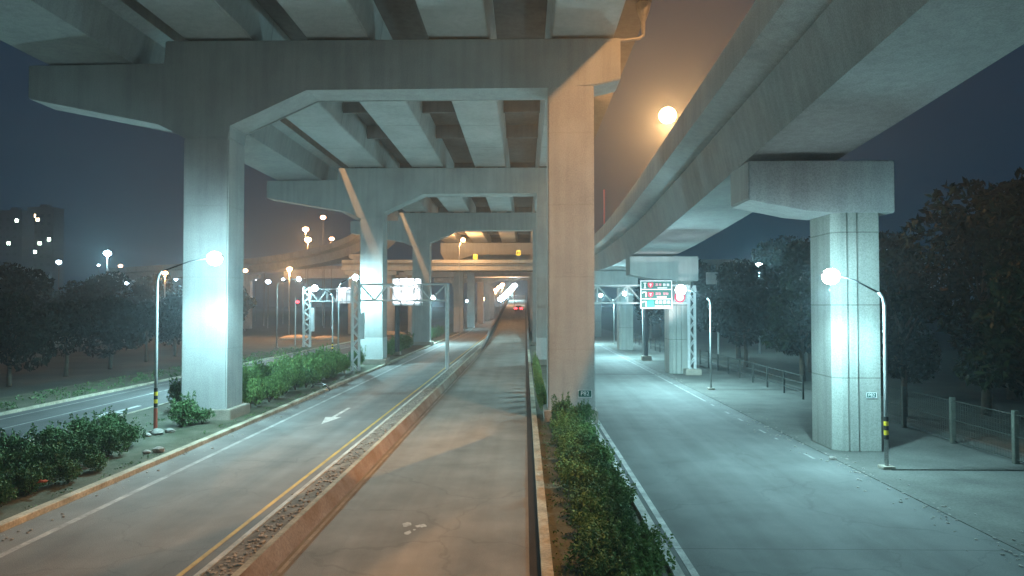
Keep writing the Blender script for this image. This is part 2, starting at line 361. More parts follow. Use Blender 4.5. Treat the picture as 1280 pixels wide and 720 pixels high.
for y, lb in ((185, 'fifth portal pier, beyond the lower crossing overpass girder'), (225, 'sixth portal pier, far down the arrow lane'), (265, 'seventh portal pier, orange lit where the far lamps start'), (305, 'farthest portal pier at the row of distant lamps')):
    pier(y, lb, False, (-15.2,-13.2), False)

GX = [(-17.3,-13.85), (-11.05,-7.9), (-4.87,-1.85), (1.4,4.5)]
names = ['leftmost box girder', 'second box girder from the left', 'third box girder from the left', 'rightmost box girder']
dk = thing('viaduct_deck', 'main concrete viaduct overhead on four pale box girders', 'bridge deck', (0, 35, 19.3))
OD = (0, 35, 19.3)
for i, (a, b) in enumerate(GX):
    bm = B()
    prism(bm, [(a,19.36),(b,19.36),(b+.25,21.3),(a-.25,21.3)], -25, 330, .05)
    loc_obj('box_girder', bm, M['girder'], dk, OD)['label'] = names[i]
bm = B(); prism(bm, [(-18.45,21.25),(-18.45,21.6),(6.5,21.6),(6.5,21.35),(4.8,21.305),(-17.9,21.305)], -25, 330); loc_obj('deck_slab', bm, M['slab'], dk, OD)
bm = B(); prism(bm, [(6.3,21.6),(6.5,21.6),(6.5,22.6),(6.35,22.6)], -25, 330); prism(bm, [(-18.45,21.6),(-18.25,21.6),(-18.3,22.6),(-18.45,22.6)], -25, 330); loc_obj('parapet', bm, M['ramp'], dk, OD)
# cross diaphragms between the girders
ydi = [y for s in (-18, 5, 17, 26, 43, 52, 60, 76, 85, 93, 110, 118, 126, 134, 142, 160, 168, 176) for y in (s,)]
for y in ydi:
    for (a, b), (c, d) in zip(GX, GX[1:]):
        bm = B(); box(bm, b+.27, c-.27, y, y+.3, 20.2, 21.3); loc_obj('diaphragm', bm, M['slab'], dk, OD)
# drain pipe on the deck edge
dp = thing('drain_pipe', 'short pale drain pipe hanging under the viaduct edge near the top of the picture', 'drain pipe', (6.1, 36, 21.3))
bm = B(); tube(bm, [(0,0,.1),(0,0,-.4),(0,0,-.9),(0,0,-1.5)], [.42,.3,.12,.1], 12); obj('hopper', bm, M['galv'], dp)
bm = B(); tube(bm, [(0,0,-1.5),(0,0,-1.6),(-.2,0,-1.75),(-.9,0,-1.85),(-1.4,0,-1.85)], .09, 10); obj('elbow', bm, M['galv'], dp)

# left ramp deck alongside, then turning away left
def smooth_path(pts, n=6):
    P = [Vector(p) for p in pts]; out = []
    for i in range(len(P)-1):
        a, b, c, d = P[max(0,i-1)], P[i], P[i+1], P[min(len(P)-1,i+2)]
        for k in range(n):
            t = k/n; out.append(.5*((2*b)+(c-a)*t+(2*a-5*b+4*c-d)*t*t+(3*b-a-3*c+d)*t**3))
    out.append(P[-1]); return out
lr = thing('ramp_deck', 'left side ramp deck beside the main viaduct, curving away left past the second pier', 'bridge deck', (-22.1, 35, 18))
pathL = smooth_path([(-22.1,-25,18.1),(-22.1,10,18.1),(-22.1,45,18.1),(-22.1,75,18.1),(-22.3,105,18.1),(-25,125,17.6),(-33,145,16.6),(-48,163,15.2),(-70,176,13.8),(-110,190,12.5)], 5)
off = Vector((-22.1,35,18))
bm = B(); sweep(bm, [p-off for p in pathL], [(-2.2,0),(2.2,0),(2.5,1.7),(-2.5,1.7)]); obj('box_girder', bm, M['ramp'], lr)
bm = B(); sweep(bm, [p-off for p in pathL], [(-4.0,2.0),(-2.6,1.705),(2.5,1.705),(3.15,2.0),(3.15,2.35),(-4.0,2.35)]); obj('deck_slab', bm, M['ramp'], lr)
bm = B(); sweep(bm, [p-off for p in pathL], [(-4.0,2.35),(-3.8,2.35),(-3.85,3.3),(-4.0,3.3)]); sweep(bm, [p-off for p in pathL], [(2.95,2.35),(3.15,2.35),(3.15,3.3),(3.0,3.3)]); obj('parapet', bm, M['ramp'], lr)
for x, y, z, lb in ((-33,145,16.4,'single column pier under the bend of the left ramp'), (-70,176,13.6,'last single column pier of the left ramp')):
    t = thing('ramp_pier', lb, 'bridge pier', (x, y, 0), 'piers of the left ramp')
    bm = B(); box(bm, -1.1, 1.1, -1, 1, 0, z-1.6, .1); obj('column', bm, M['pier'], t)
    bm = B(); prism(bm, [(-3.2,z),(3.2,z),(3.2,z-.8),(1.1,z-1.6),(-1.1,z-1.6),(-3.2,z-.8)], -1, 1, .05); obj('crosshead', bm, M['cap'], t)

# right ramp
rr = thing('ramp_deck', 'right hand ramp deck climbing toward the camera with an orange lamp above it', 'bridge deck', (11.1, 28, 12))
pathR = smooth_path([(11.2,-25,15.7),(11.15,0,13.9),(11.1,15,12.85),(11.1,28,11.95),(11.1,45,10.85),(11.1,60,10.2),(11.2,78,10.1),(11.5,100,10.6),(11.8,130,11.4),(11.5,175,12.2),(8,240,12.5)], 5)
off = Vector((11.1,28,12))
bm = B(); sweep(bm, [p-off for p in pathR], [(-1.85,0),(1.9,0),(2.3,2.0),(-2.3,2.0)]); obj('box_girder', bm, M['ramp'], rr)
bm = B(); sweep(bm, [p-off for p in pathR], [(-3.5,2.25),(-2.35,2.005),(2.35,2.005),(3.6,2.25),(3.6,2.6),(-3.5,2.6)]); obj('deck_slab', bm, M['ramp'], rr)
bm = B(); sweep(bm, [p-off for p in pathR], [(-3.5,2.6),(-3.3,2.6),(-3.35,3.55),(-3.5,3.55)]); sweep(bm, [p-off for p in pathR], [(3.4,2.6),(3.6,2.6),(3.6,3.55),(3.45,3.55)]); obj('parapet', bm, M['ramp'], rr)
def rpier(y, zt, label, caps=True):
    t = thing('ramp_pier', label, 'bridge pier', (0, y, 0), 'piers of the right ramp')
    bm = B(); prism(bm, [(8.95,zt),(14.75,zt),(14.75,zt-2.1),(12.3,zt-2.1),(11.2,zt-2.0),(8.95,zt-1.55)], 0, 2.5, .05); obj('crosshead', bm, M['cap'], t)
    # column with a recessed drain channel on its front
    x0, x1, h = 12.3, 14.1, zt-2.1
    pts = [(x0,.35),(x0,2.3),(x1,2.3),(x1,.05),(x0+1.0,.05),(x0+1.0,.22),(x0+.92,.22),(x0+.92,.05),(x0+.6,.05),(x0+.6,.22),(x0+.52,.22),(x0+.52,.05),(x0+.3,.05)]
    bm = B(); hprism(bm, pts, 0, h); c = obj('column', bm, M['rpier'], t)
    return t
rp = rpier(28.2, 11.6, 'right ramp pier, grooved concrete column with a flat crosshead beside a lamp')
rpier(60, 10.0, 'shadowed right ramp pier behind the green sign gantry')
rpier(92, 10.3, 'third right ramp pier, dim beyond the green sign')
rpier(130, 11.2, 'farthest right ramp pier seen past the near column')

# crossing overpasses
ov = thing('overpass', 'lower overpass crossing under the viaduct, its left part lit orange', 'overpass', (-30, 140, 13))
bm = B(); box(bm, -36.5, 60, -.2, 7, -.2, 1.0, .04); loc_obj('girder', bm, M['ramp'], ov, (-30,0,0))
bm = B(); box(bm, -36.5, 60, -.6, -.4, .9, 1.9); box(bm, -36.5, 60, -.6, 7.4, 1.003, 1.2); loc_obj('parapet', bm, M['ramp'], ov, (-30,0,0))
for x, lb in ((-27.5, 'tan column under the overpass behind the dark sign post'), (-22.8, 'second tan column under the overpass, right of the dark sign post'), (-35, 'tan overpass column left of the gantry cluster')):
    t = thing('overpass_pier', lb, 'bridge pier', (x, 143, 0), 'columns under the crossing overpass')
    bm = B(); tube(bm, [(0,0,0),(0,0,12)], 1.0, 20); obj('column', bm, M['pier'], t, True)
    bm = B(); box(bm, -1.6, 1.6, -1.4, 1.4, 12, 12.79, .05); obj('crosshead', bm, M['cap'], t)
ov2 = thing('overpass', 'grey overpass crossing far beyond, just above the row of distant lamps', 'overpass', (-10, 203, 13.7))
bm = B(); prism(bm, [(-60,2.6),(60,4.2),(60,1.0),(-60,.0)], 0, 9, .04); obj('girder', bm, M['girder'], ov2)
bm = B(); prism(bm, [(-60,2.605),(60,4.205),(60,5.0),(-60,3.4)], -.3, 0-.05); obj('parapet', bm, M['ramp'], ov2)
t = thing('overpass_pier', 'pale hammerhead pier with a tapered stem under the far grey overpass', 'bridge pier', (-18.5, 201, 0), 'columns under the crossing overpass')
bm = B(); prism(bm, [(-7.5,13.6),(6.0,13.6),(6.5,12.5),(.9,12.4),(.6,8),(.6,0),(-.6,0),(-.6,8),(-2.6,12.4),(-7.5,12.4)], 0, 1.8, .05); obj('stem', bm, M['kerbw'], t)

# ------------------------------------------------------------- street lamps
def lamp(x, y, z0, hz, arm, label, color='cool', power=None, head=.2, group='street lamps of the roads under the viaducts', bands=None, lit=True, ldz=0, spot=158, pole_r=.06, armrise=.55, aim=None, up=None):
    """pole at (x,y), lamp head arm metres sideways at height hz above z0"""
    t = thing('street_lamp', label, 'street lamp', (x, y, z0), group)
    hb = hz-armrise-.55
    s = 1 if arm > 0 else -1
    bm = B(); pts = [(0,0,0),(0,0,hb*.5),(0,0,hb)]; ar = []
    if abs(arm) > .01:
        pts += [(s*.06,0,hb+.3),(s*.22,0,hb+.48)]; ar = [(s*.2,0,hb+.46),(arm*.55,0,hz-armrise*.35),(arm-s*.3,0,hz-.03)]
    rr_ = [pole_r*1.25, pole_r*1.1, pole_r, pole_r*.9, pole_r*.8, pole_r*.6, pole_r*.5][:len(pts)]
    tube(bm, pts, rr_, 12); obj('pole', bm, M['galv'], t, True)
    if ar: bm = B(); tube(bm, ar, [.035,.028,.025], 8); obj('arm', bm, M['dark'], t, True)
    bm = B(); box(bm, -.22, .22, -.22, .22, 0, .12, .02); obj('base', bm, M['plinth'], t)
    bm = B(); box(bm, arm-.36, arm+.36, -.14, .14, hz+.0, hz+.1, .03); obj('lamp_head', bm, M['galv'], t)
    bm = B(); ball(bm, (arm, -.02, hz-.06), head, (1,1,.95), 3); obj('bulb', bm, EM[color], t, True)
    if bands:
        for i, (a, b, mk) in enumerate(bands):
            bm = B(); tube(bm, [(0,0,a),(0,0,b)], pole_r*1.25+.006, 12); obj('band', bm, M[mk], t)
    if lit:
        c = SOD if color.startswith('sod') else COOL
        pw = power or (PW_SOD if color.startswith('sod') else PW_COOL)
        if aim: light('lamp_light', 'SPOT', (arm, -.02, hz-.06-head-.05), c, pw, t, .3, aim[3], .6, Vector(aim[:3]).to_track_quat('-Z', 'Y').to_euler())
        elif spot: light('lamp_glow', 'POINT', (arm, -.05, hz-.06-head-.08), c, pw*(PW_UP if up is None else up), t, .12)
        if aim: pass
        elif spot: light('lamp_light', 'SPOT', (arm, -.02, hz-.06-head*.8-.02), c, pw, t, .18, spot, .45)
        else: light('lamp_light', 'POINT', (arm, -.02, hz-.06-head-.05), c, pw, t, .12)
    return t
stripes = [(1.05+.16*i, 1.05+.16*(i+1), 'yband' if i % 2 else 'blackp') for i in range(5)]
lamp(-16.5, 31.3, .12, 7.85, 2.6, 'brightest white street lamp on a striped pole before the near left column', bands=[(.1,1.1,'rband')]+[(1.15+.17*i,1.15+.17*(i+1),'yband' if i%2 else 'blackp') for i in range(5)], head=.33, power=5200)
lamp(-16.5, -9, .12, 7.85, 2.6, 'white street lamp of the left island nearest the camera', power=8000, up=.07, head=.2)
lamp(12.85, -1, 0, 6.9, -1.9, 'white street lamp of the right pavement nearest the camera', head=.2, power=5500, up=.07)
lamp(12.85, 25.4, 0, 6.9, -1.9, 'white street lamp on the striped pole beside the grooved right column', bands=stripes, head=.30, power=4200)
lamp(12.85, 49, 0, 6.95, -2.05, 'white street lamp shining beside the round red sign on the right road', head=.36)
lamp(13.1, 78.5, 0, 7.2, -2.0, 'white street lamp just left of the green sign, second beyond the gantry', head=.25)
lamp(13.4, 106, 0, 7.4, -2.0, 'small white street lamp right against the near column, over the right road', head=.25)
lamp(-20.55, 46, .12, 7.6, -1.5, 'white street lamp standing hidden behind the near left column', head=.25, power=7500)
lamp(-20.0, 73, .12, 7.55, -1.9, 'white street lamp left of the gantry on a slim striped pole', head=.33, bands=stripes, power=4500)
lamp(-17.55, 66.0, .12, 8.4, 1.6, 'white street lamp in front of the second pier column above the gantry post', head=.27, power=4500)
lamp(-15.3, 105, .12, 6.9, 1.6, 'white street lamp seen behind the right end of the gantry', head=.3)
lamp(-34, 96, .0, 9.5, 3.0, 'small white street lamp above the left cantilever gantry', head=.3, color='cools', power=3000)
lamp(-15.8, 175, 0, 7.0, 1.4, 'small white lamp by the tapered stem of the far overpass pier', head=.3, color='cools', power=2500)
# sodium lamps on the decks
lamp(14.3, 18, 15.2, 11.3, -3.0, 'orange lamp high on the right ramp close to the camera', color='sod', power=15000, aim=(-.8,.1,-.6,155), head=.2, group='orange lamps on the ramps')
lamp(14.3, 60, 12.8, 9.3, -2.1, 'large orange sodium lamp glaring above the right ramp', color='sod', power=52000, aim=(-.12,-1,-.12,84), head=.72, group='orange lamps on the ramps')
lamp(-22.45, 58, 20.5, 9.6, .35, 'orange lamp on the left ramp deck above the second pier', color='sod', power=9000, spot=None, head=.16, group='orange lamps on the ramps')
lamp(-22.45, 90, 20.5, 9.6, .35, 'orange lamp above the bend of the left ramp', color='sod', power=9000, spot=None, head=.16, group='orange lamps on the ramps')
lamp(-12.4, 133, 0, 18.3, .7, 'orange lamp under the deck between third and fourth piers', color='sods', power=5000, spot=None, head=.4, group='orange lamps on the ramps')

def far_lamp(px, py, d, label, color='cools', r=None, lit=0, grp='distant street lamps', z0=0):
    x = (px-VX)/F*d; z = H0+(VY-py)/F*d; s = d/F
    t = thing('street_lamp', label, 'street lamp', (x, d, z0), grp)
    bm = B(); tube(bm, [(0,0,0),(0,0,z-z0-.6),(.3,0,z-z0)], [.12,.09,.06], 8); obj('pole', bm, M['galv'], t, True)
    bm = B(); ball(bm, (.0, -.02, z-z0), r*s if r else 2.2*s, (1.15,1,.85), 2); obj('bulb', bm, EM[color], t, True)
    if lit: light('lamp_light', 'POINT', (0, -.3, z-z0-(r or 2.2)*s-.2), SOD if color.startswith('sod') else COOL, lit, t, .3)
    return t
L = [(66,327,150,'white distant lamp nearest the lit tower on the left','cools',2.8,0),(128,316,110,'large white distant lamp left of the first pier column','cool',4.0,3000),
 (117,331,260,'tiny white lamp below the large white one','cools',1.4,0),(145,332,220,'orange distant lamp just right of the large white one','sods',2.0,0),
 (139,342,280,'tiny white lamp in the middle of the far left group','cools',1.3,0),(110,354,190,'low white distant lamp at the left treeline','cools',2.4,0),
 (153,354,190,'low white distant lamp right of its low neighbour','cools',2.4,0),(173,337,240,'pinkish orange distant lamp left of the striped pole','sods',2.4,0),
 (186,336,240,'tiny white lamp beside the pinkish orange one','cools',1.7,0),(202,341,120,'orange lamp glowing right at the bend of the near left pole','sods',3.0,1500),
 (216,349,230,'tiny white lamp between striped pole and column','cools',1.8,0),(304,338,160,'orange lamp just right of the near left column','sods',2.6,0),
 (317,349,260,'tiny white lamp right of the near left column','cools',1.2,0),(328,337,200,'pinkish lamp in the gap right of the near column','sods',2.0,0),
 (333,352,180,'white lamp low in the gap between first and second piers','cools',2.8,0),(352,349,220,'tiny white lamp left of the cantilever gantry','cools',1.6,0),
 (360,336,125,'orange lamp over the lit earth left of the gantry','sods',3.0,9000),
 (380,286,190,'upper left of the orange lamps beyond the left ramp','sods',3.4,2500),(383,299,170,'largest orange lamp beyond the left ramp','sod',3.6,2500),
 (402,271,200,'highest orange lamp under the second pier arm','sods',2.8,0),(413,298,210,'upper one of the orange pair beyond the left ramp','sods',2.6,0),
 (413,305,190,'lower one of the orange pair beyond the left ramp','sods',2.6,0),(404,311,180,'orange lamp lowest in the group beyond the left ramp','sods',2.8,0),
 (947,333,85,'warm white lamp alone right of the green sign','cool',4.6,2500)]
for px, py, d, lb, c, r, lit in L: far_lamp(px, py, d, lb, c, r, lit)
# the row of lamps far down the road
row = [(628,356,212),(624,359,240),(620,362.5,275),(616,365.5,320),(613,368,370),(610,370,430),(608,372,500),(606,373.5,590)]
for i, (px, py, d) in enumerate(row): far_lamp(px, py, d, 'orange lamps of the far row left of the road end, shrinking with distance', 'sods', 2.4, 3000 if i in (0,2) else 0, 'far row of orange lamps')
row = [(643,357,212),(640,361,245),(637,364,285),(634,367,330),(631,370,390),(628,372,460),(626,374,560)]
for i, (px, py, d) in enumerate(row): far_lamp(px, py, d, 'white lamps of the far row at the road end, crowding together with distance', 'cool', 3.4 if i else 3.0, 3500 if i==1 else 0, 'far row of white lamps')

# ------------------------------------------------------------- gantries and signs
def truss(bm, x0, x1, y, z0, z1, dy=.5, step=1.3, r=.055):
    n = max(2, round((x1-x0)/step)); xs = [x0+(x1-x0)*i/n for i in range(n+1)]
    for yy in (y, y+dy):
        for z in (z0, z1): tube(bm, [(x0,yy,z),(x1,yy,z)], r*1.3, 8)
        for i in range(n):
            a, b = (z0, z1) if i % 2 else (z1, z0); tube(bm, [(xs[i],yy,a),(xs[i+1],yy,b)], r*.75, 6)
        for x in xs[::2]: tube(bm, [(x,yy,z0),(x,yy,z1)], r*.7, 6)
    for i in range(0, n+1): 
        for z in (z0, z1): tube(bm, [(xs[i],y,z),(xs[i],y+dy,z)], r*.5, 6)
def lattice_post(bm, x, y, z0, z1, w_=.55, dy=.5, r=.06):
    for dx in (-w_/2, w_/2):
        for yy in (y, y+dy): tube(bm, [(x+dx,yy,z0),(x+dx,yy,z1)], r, 8)
    n = int((z1-z0)/.7)
    for i in range(n):
        za, zb = z0+(z1-z0)*i/n, z0+(z1-z0)*(i+1)/n; s = 1 if i % 2 else -1
        for yy in (y, y+dy): tube(bm, [(x-s*w_/2,yy,za),(x+s*w_/2,yy,zb)], r*.6, 6)
g1 = thing('sign_gantry', 'pale steel truss gantry spanning the arrow lane with a glaring white sign', 'gantry', (-14.8, 61, 0))
O = (-14.8, 61, 0)
bm = B(); truss(bm, -14.4, -6.9, 61, 6.25, 7.65); loc_obj('truss', bm, M['gpaint'], g1, O)
bm = B(); lattice_post(bm, -14.75, 61, .12, 7.95, .6); loc_obj('lattice_post', bm, M['gpaint'], g1, O)
bm = B(); tube(bm, [(-6.75,61.25,.3),(-6.75,61.25,7.7)], .17, 14); loc_obj('post', bm, M['gpaint'], g1, O)
bm = B(); box(bm, -14.35, -13.95, 60.8, 61.2, 2.9, 5.2, .02); loc_obj('cabinet', bm, M['signw'], g1, O)
sg = thing('traffic_sign', 'overexposed white sign panel mounted behind the gantry truss over the arrow lane', 'sign', (-10.35, 61.8, 5.85))
bm = B(); box(bm, -1.35, 1.35, 0, .06, -.05, 1.95, .01); obj('panel', bm, M['signw'], sg)
bm = B()
for x in (-1.3,-.6,.55,1.2): box(bm, x, x+.1, -.07, 0, -.05, 1.95)
obj('rib', bm, M['galv'], sg)
for a, b in ((-1.3,-.75),(-.6,.6),(.75,1.25)):
    bm = B(); box(bm, a, b, -.1, .05, 1.98, 2.32, .02); obj('lamp_box', bm, M['signw'], sg)
light('sign_light', 'SPOT', (0, -1.6, 2.4), (.95,.95,1), 900, sg, .2, 90, .5, (R(60),0,0))
g2 = thing('sign_gantry', 'cantilever truss gantry over the frontage road at the far left', 'gantry', (-30.6, 98, 0))
O = (-30.6, 98, 0)
bm = B(); truss(bm, -30.2, -23.9, 98, 6.4, 8.1); loc_obj('truss', bm, M['gpaint'], g2, O)
bm = B(); lattice_post(bm, -30.55, 98, 0, 8.4, .9, .6, .08); loc_obj('lattice_post', bm, M['gpaint'], g2, O)
bm = B(); box(bm, -29.9, -29.4, 97.7, 98.1, 2.2, 5.5, .02); loc_obj('cabinet', bm, M['signw'], g2, O)
sg = thing('traffic_sign', 'smaller pale sign panel on the cantilever gantry left of the arrow lane', 'sign', (-25.5, 98.8, 6.2))
bm = B(); box(bm, -1.1, 1.1, 0, .06, -.1, 2.1, .01); obj('panel', bm, M['signw'], sg)
bm = B()
for x in (-1,-.3,.3,.9): box(bm, x, x+.1, -.07, 0, -.1, 2.1)
obj('rib', bm, M['galv'], sg)
light('sign_light', 'SPOT', (0, -1.6, 2.4), (.95,.95,1), 350, sg, .2, 90, .5, (R(60),0,0))
g3 = thing('sign_gantry', 'truss gantry over the right road carrying the green sign', 'gantry', (14, 59.3, 0))
O = (14, 59.3, 0)
bm = B(); truss(bm, 3.6, 13.7, 59.3, 6.02, 7.5); loc_obj('truss', bm, M['gpaint'], g3, O)
bm = B(); lattice_post(bm, 14.05, 59.3, 0, 7.5, .5); loc_obj('lattice_post', bm, M['gpaint'], g3, O)
bm = B(); box(bm, 13.4, 14.7, 58.9, 60.2, 0, .5, .04); loc_obj('base', bm, M['plinth'], g3, O)
bm = B(); tube(bm, [(3.4,59.5,.1),(3.4,59.5,7.6)], .16, 12); loc_obj('post', bm, M['gpaint'], g3, O)

# green direction sign: three rows
gs = thing('direction_sign', 'green three row direction sign with arrows and red shields over the right road', 'sign', (10.98, 59.0, 5.55))
W2, HT = 1.32, 2.35
bm = B(); box(bm, -W2, W2, 0, .06, 0, HT); obj('panel', bm, M['green'], gs)
bm = B()
for z in (0, HT/3, 2*HT/3, HT-.07): box(bm, -W2, W2, -.012, -.002, z, z+.07)
for x in (-W2, W2-.07): box(bm, x, x+.07, -.016, -.004, 0, HT)
obj('border', bm, M['swhite'], gs)
bm = B()
box(bm, -.98, -.90, -.02, -.004, 1.72, 2.15); box(bm, -1.06, -.82, -.02, -.005, 2.1, 2.16); box(bm, -1.04, -.84, -.02, -.005, 1.70, 1.75)
for z in (.95, .17):
    box(bm, -.90, -.82, -.02, -.004, z, z+.42); box(bm, -1.14, -.82, -.022, -.005, z+.38, z+.46); box(bm, -1.18, -1.1, -.02, -.003, z+.30, z+.44)
obj('arrow', bm, M['swhite'], gs)
def shield(z):
    bm = B(); prism(bm, [(-.48,z),(-.28,z+.14),(-.24,z+.40),(-.34,z+.46),(-.48,z+.42),(-.62,z+.46),(-.72,z+.40),(-.68,z+.14)], -.025, -.004); o = obj('shield', bm, M['red'], gs)
    bm = B(); box(bm, -.52, -.44, -.032, -.026, z+.14, z+.36); box(bm, -.58, -.38, -.036, -.027, z+.30, z+.34); obj('number', bm, M['swhite'], o)
shield(1.72); shield(.93)
bm = B(); box(bm, -.74, -.22, -.02, -.004, .12, .66); obj('patch', bm, M['teal'], gs)
rnd = random.Random(8)
def glyph(bm, x, z, s):
    """a brush-like character: a few short strokes in a square"""
    for k in range(3): zz = z+s*(.12+.34*k); a = rnd.uniform(0,.2)*s; box(bm, x+a, x+s-a*.8, -.02, -.004, zz, zz+s*.12)
    for k in range(2): xx = x+s*(.18+.42*k+rnd.uniform(0,.12)); box(bm, xx, xx+s*.13, -.024, -.0045, z+rnd.uniform(0,.2)*s, z+s*rnd.uniform(.8,1))
bm = B()
for x in (-.08, .2): glyph(bm, x, 1.88, .24)
for x in (-.08, .15, .55, .78): glyph(bm, x, 1.12, .24)
obj('place_name', bm, M['pink'], gs)
bm = B()
for x in (.55, .85): glyph(bm, x, 1.86, .24)
box(bm, .1, .9, -.02, -.004, 1.70, 1.76); box(bm, .05, .85, -.02, -.004, .93, 1.02)
for x in (-.1, .22, .56, .9): glyph(bm, x, .40, .28)
for x in (-.1, .12, .34, .62, .84, 1.0): box(bm, x, x+.15, -.02, -.004, .13, .27)
obj('place_name', bm, M['swhite'], gs)
light('sign_light', 'SPOT', (0, -1.8, -.6), (1,.9,.92), 420, gs, .15, 110, .5, (R(125),0,0))
rs = thing('round_sign', 'round red ringed sign on the gantry right of the green sign', 'sign', (12.95, 59.0, 6.5))
bm = B(); tube(bm, [(0,0,0),(0,.04,0)], .45, 28); obj('disc', bm, M['red'], rs)
bm = B(); tube(bm, [(0,-.012,0),(0,-.002,0)], .32, 28); obj('face', bm, M['swhite'], rs)
for x, lb in ((-.14, None), (.1, None)):
    pass
# plates with pier number
def plate(x, y, z, w_, h, label, par_txt):
    t = thing('number_plate', label, 'number plate', (x, y, z))
    bm = B(); box(bm, -w_/2, w_/2, -.02, 0, -h/2, h/2, .004); obj('plate', bm, M['green'], t)
    bm = B(); e = .02
    for a in (-h/2, h/2-e): box(bm, -w_/2, w_/2, -.028, -.021, a, a+e)
    for a in (-w_/2, w_/2-e): box(bm, a, a+e, -.031, -.0215, -h/2, h/2)
    obj('border', bm, M['swhite'], t)
    c = bpy.data.curves.new('txt', 'FONT'); c.body = par_txt; c.size = h*.8; c.align_x = 'CENTER'; c.align_y = 'CENTER'; c.extrude = .003
    o = bpy.data.objects.new('txt', c); COL.objects.link(o)
    dg = bpy.context.evaluated_depsgraph_get(); me = bpy.data.meshes.new_from_object(o.evaluated_get(dg)); COL.objects.unlink(o); bpy.data.objects.remove(o)
    n = bpy.data.objects.new('lettering', me); me.materials.clear(); me.materials.append(M['swhite']); COL.objects.link(n); n.parent = t
    n.rotation_euler = (R(90),0,0); n.location = (0,-.026,0)
plate(2.97, 34.99, 1.45, .68, .36, 'small dark green plate with white letters low on the near middle column', 'P82')
plate(13.72, 28.24, 2.25, .40, .22, 'small green plate on the grooved right column beside the lamp pole', 'P82')
# faint blank sign (back) on the right, yellow signs, signals
bs = thing('traffic_sign', 'dim grey blank sign on a post beyond the right ramp pier', 'sign', (22.7, 83, 0))
bm = B(); box(bm, -1.4, 1.4, 0, .06, 8.3, 9.7, .01); obj('panel', bm, M['galv'], bs)
bm = B(); tube(bm, [(0,.12,0),(0,.12,9.6)], .1, 10); obj('post', bm, M['galv'], bs)
for px, py, lb in ((594,321,'small yellow sign on the crossbeam below the under deck lamp'),(648,316,'small yellow sign on the crossbeam near the middle column')):
    d = 139.2; x = (px-VX)/F*d; z = H0+(VY-py)/F*d
    t = thing('height_sign', lb, 'sign', (x, d, z), 'yellow signs on the crossing overpass')
    bm = B(); box(bm, -.4, .4, 0, .04, -.5, .5, .01); obj('panel', bm, M['syel'], t)
    bm = B(); box(bm, -.22, -.08, -.01, -.002, -.3, .3); box(bm, .1, .24, -.01, -.002, -.3, .1); box(bm, -.06,.24,-.012,-.003,.0,.12); obj('mark', bm, M['blackp'], t)
    bm = B(); box(bm, -.05, .05, .05, .12, -2.0, .6); obj('bracket', bm, M['galv'], t)
    light('sign_light', 'POINT', (0,-1.2,.3), (1,.9,.6), 60, t, .1)
ts = thing('signal_pole', 'slim pole with a small red signal light by the cantilever gantry', 'traffic signal', (-33.4, 102, 0))
bm = B(); tube(bm, [(0,0,0),(0,0,7.0)], .09, 10); obj('pole', bm, M['galv'], ts)
bm = B(); box(bm, .1, .5, -.1, .1, 5.9, 6.7, .03); obj('housing', bm, M['blackp'], ts)
bm = B(); ball(bm, (.35,-.14,6.35), .22, (1,.5,1), 2); obj('lens', bm, EM['red'], ts)
dp2 = thing('sign_post', 'dark bare post beside the shrubs behind the gantry', 'post', (-14.7, 81, 0))
bm = B(); tube(bm, [(0,0,0),(0,0,6.0)], .28, 12); obj('post', bm, M['dark'], dp2)
bm = B(); box(bm, -.4, .4, -.4, .4, .0, .5, .04); obj('footing', bm, M['plinth'], dp2)
for x, y, h, lb in ((12.25, 75, 6.2, 'dark thick post behind the green sign on the pavement'),):
    t = thing('sign_post', lb, 'post', (x+.6, y, 0)); bm = B(); tube(bm, [(0,0,0),(0,0,h)], .22, 12); obj('post', bm, M['dark'], t)
    bm = B(); box(bm, -.5, .5, -.5, .5, 0, .5, .04); obj('footing', bm, M['plinth'], t)
rpole = thing('ramp_post', 'thin reddish post standing on the right ramp parapet beside the near column', 'post', (9.6, 85, 13.4))
bm = B(); tube(bm, [(0,0,0),(0,0,6.4)], .1, 8); obj('post', bm, M['pink'], rpole)
bm = B(); box(bm, -.2,.2,-.2,.2,-.25,.06,.02); obj('base', bm, M['galv'], rpole)

# fence on the right
fx, fy0 = 18.0, 20
fn = thing('mesh_fence', 'low wire mesh fence with pale concrete posts under the trees at the right', 'fence', (fx, fy0, 0))
for y in (22.5, 26.3, 30.1, 33.9, 37.7):
    bm = B(); box(bm, -.09, .09, y-fy0-.09, y-fy0+.09, 0, 1.95, .015); obj('post', bm, M['fpost'], fn)
bm = B()
for z in (.15, 1.0, 1.8): tube(bm, [(0,2.5,z),(0,17.7,z)], .02, 6)
obj('rail', bm, M['rusty'], fn)
bm = B()
y = 2.5
while y < 17.7: tube(bm, [(0,y,.12),(0,y,1.82)], .006, 4, False); y += .16
z = .2
while z < 1.8: tube(bm, [(0.006,2.5,z),(.006,17.7,z)], .005, 4, False); z += .16
obj('mesh', bm, M['rusty'], fn)
for k, (y0, y1, x) in enumerate(((44, 70, 17.2), (72, 118, 16.8))):
    t = thing('railing', ['low railing along the back of the pavement behind the right ramp pier','farther low railing along the pavement beyond the gantry'][k], 'railing', (x, y0, 0))
    y = 0
    while y < y1-y0:
        bm = B(); box(bm, -.05, .05, y-.05, y+.05, 0, 1.5); obj('post', bm, M['rusty'], t); y += 3.2
    bm = B()
    for z in (.5, 1.0, 1.45): tube(bm, [(0,0,z),(0,y1-y0,z)], .03, 6)
    obj('rail', bm, M['rusty'], t)

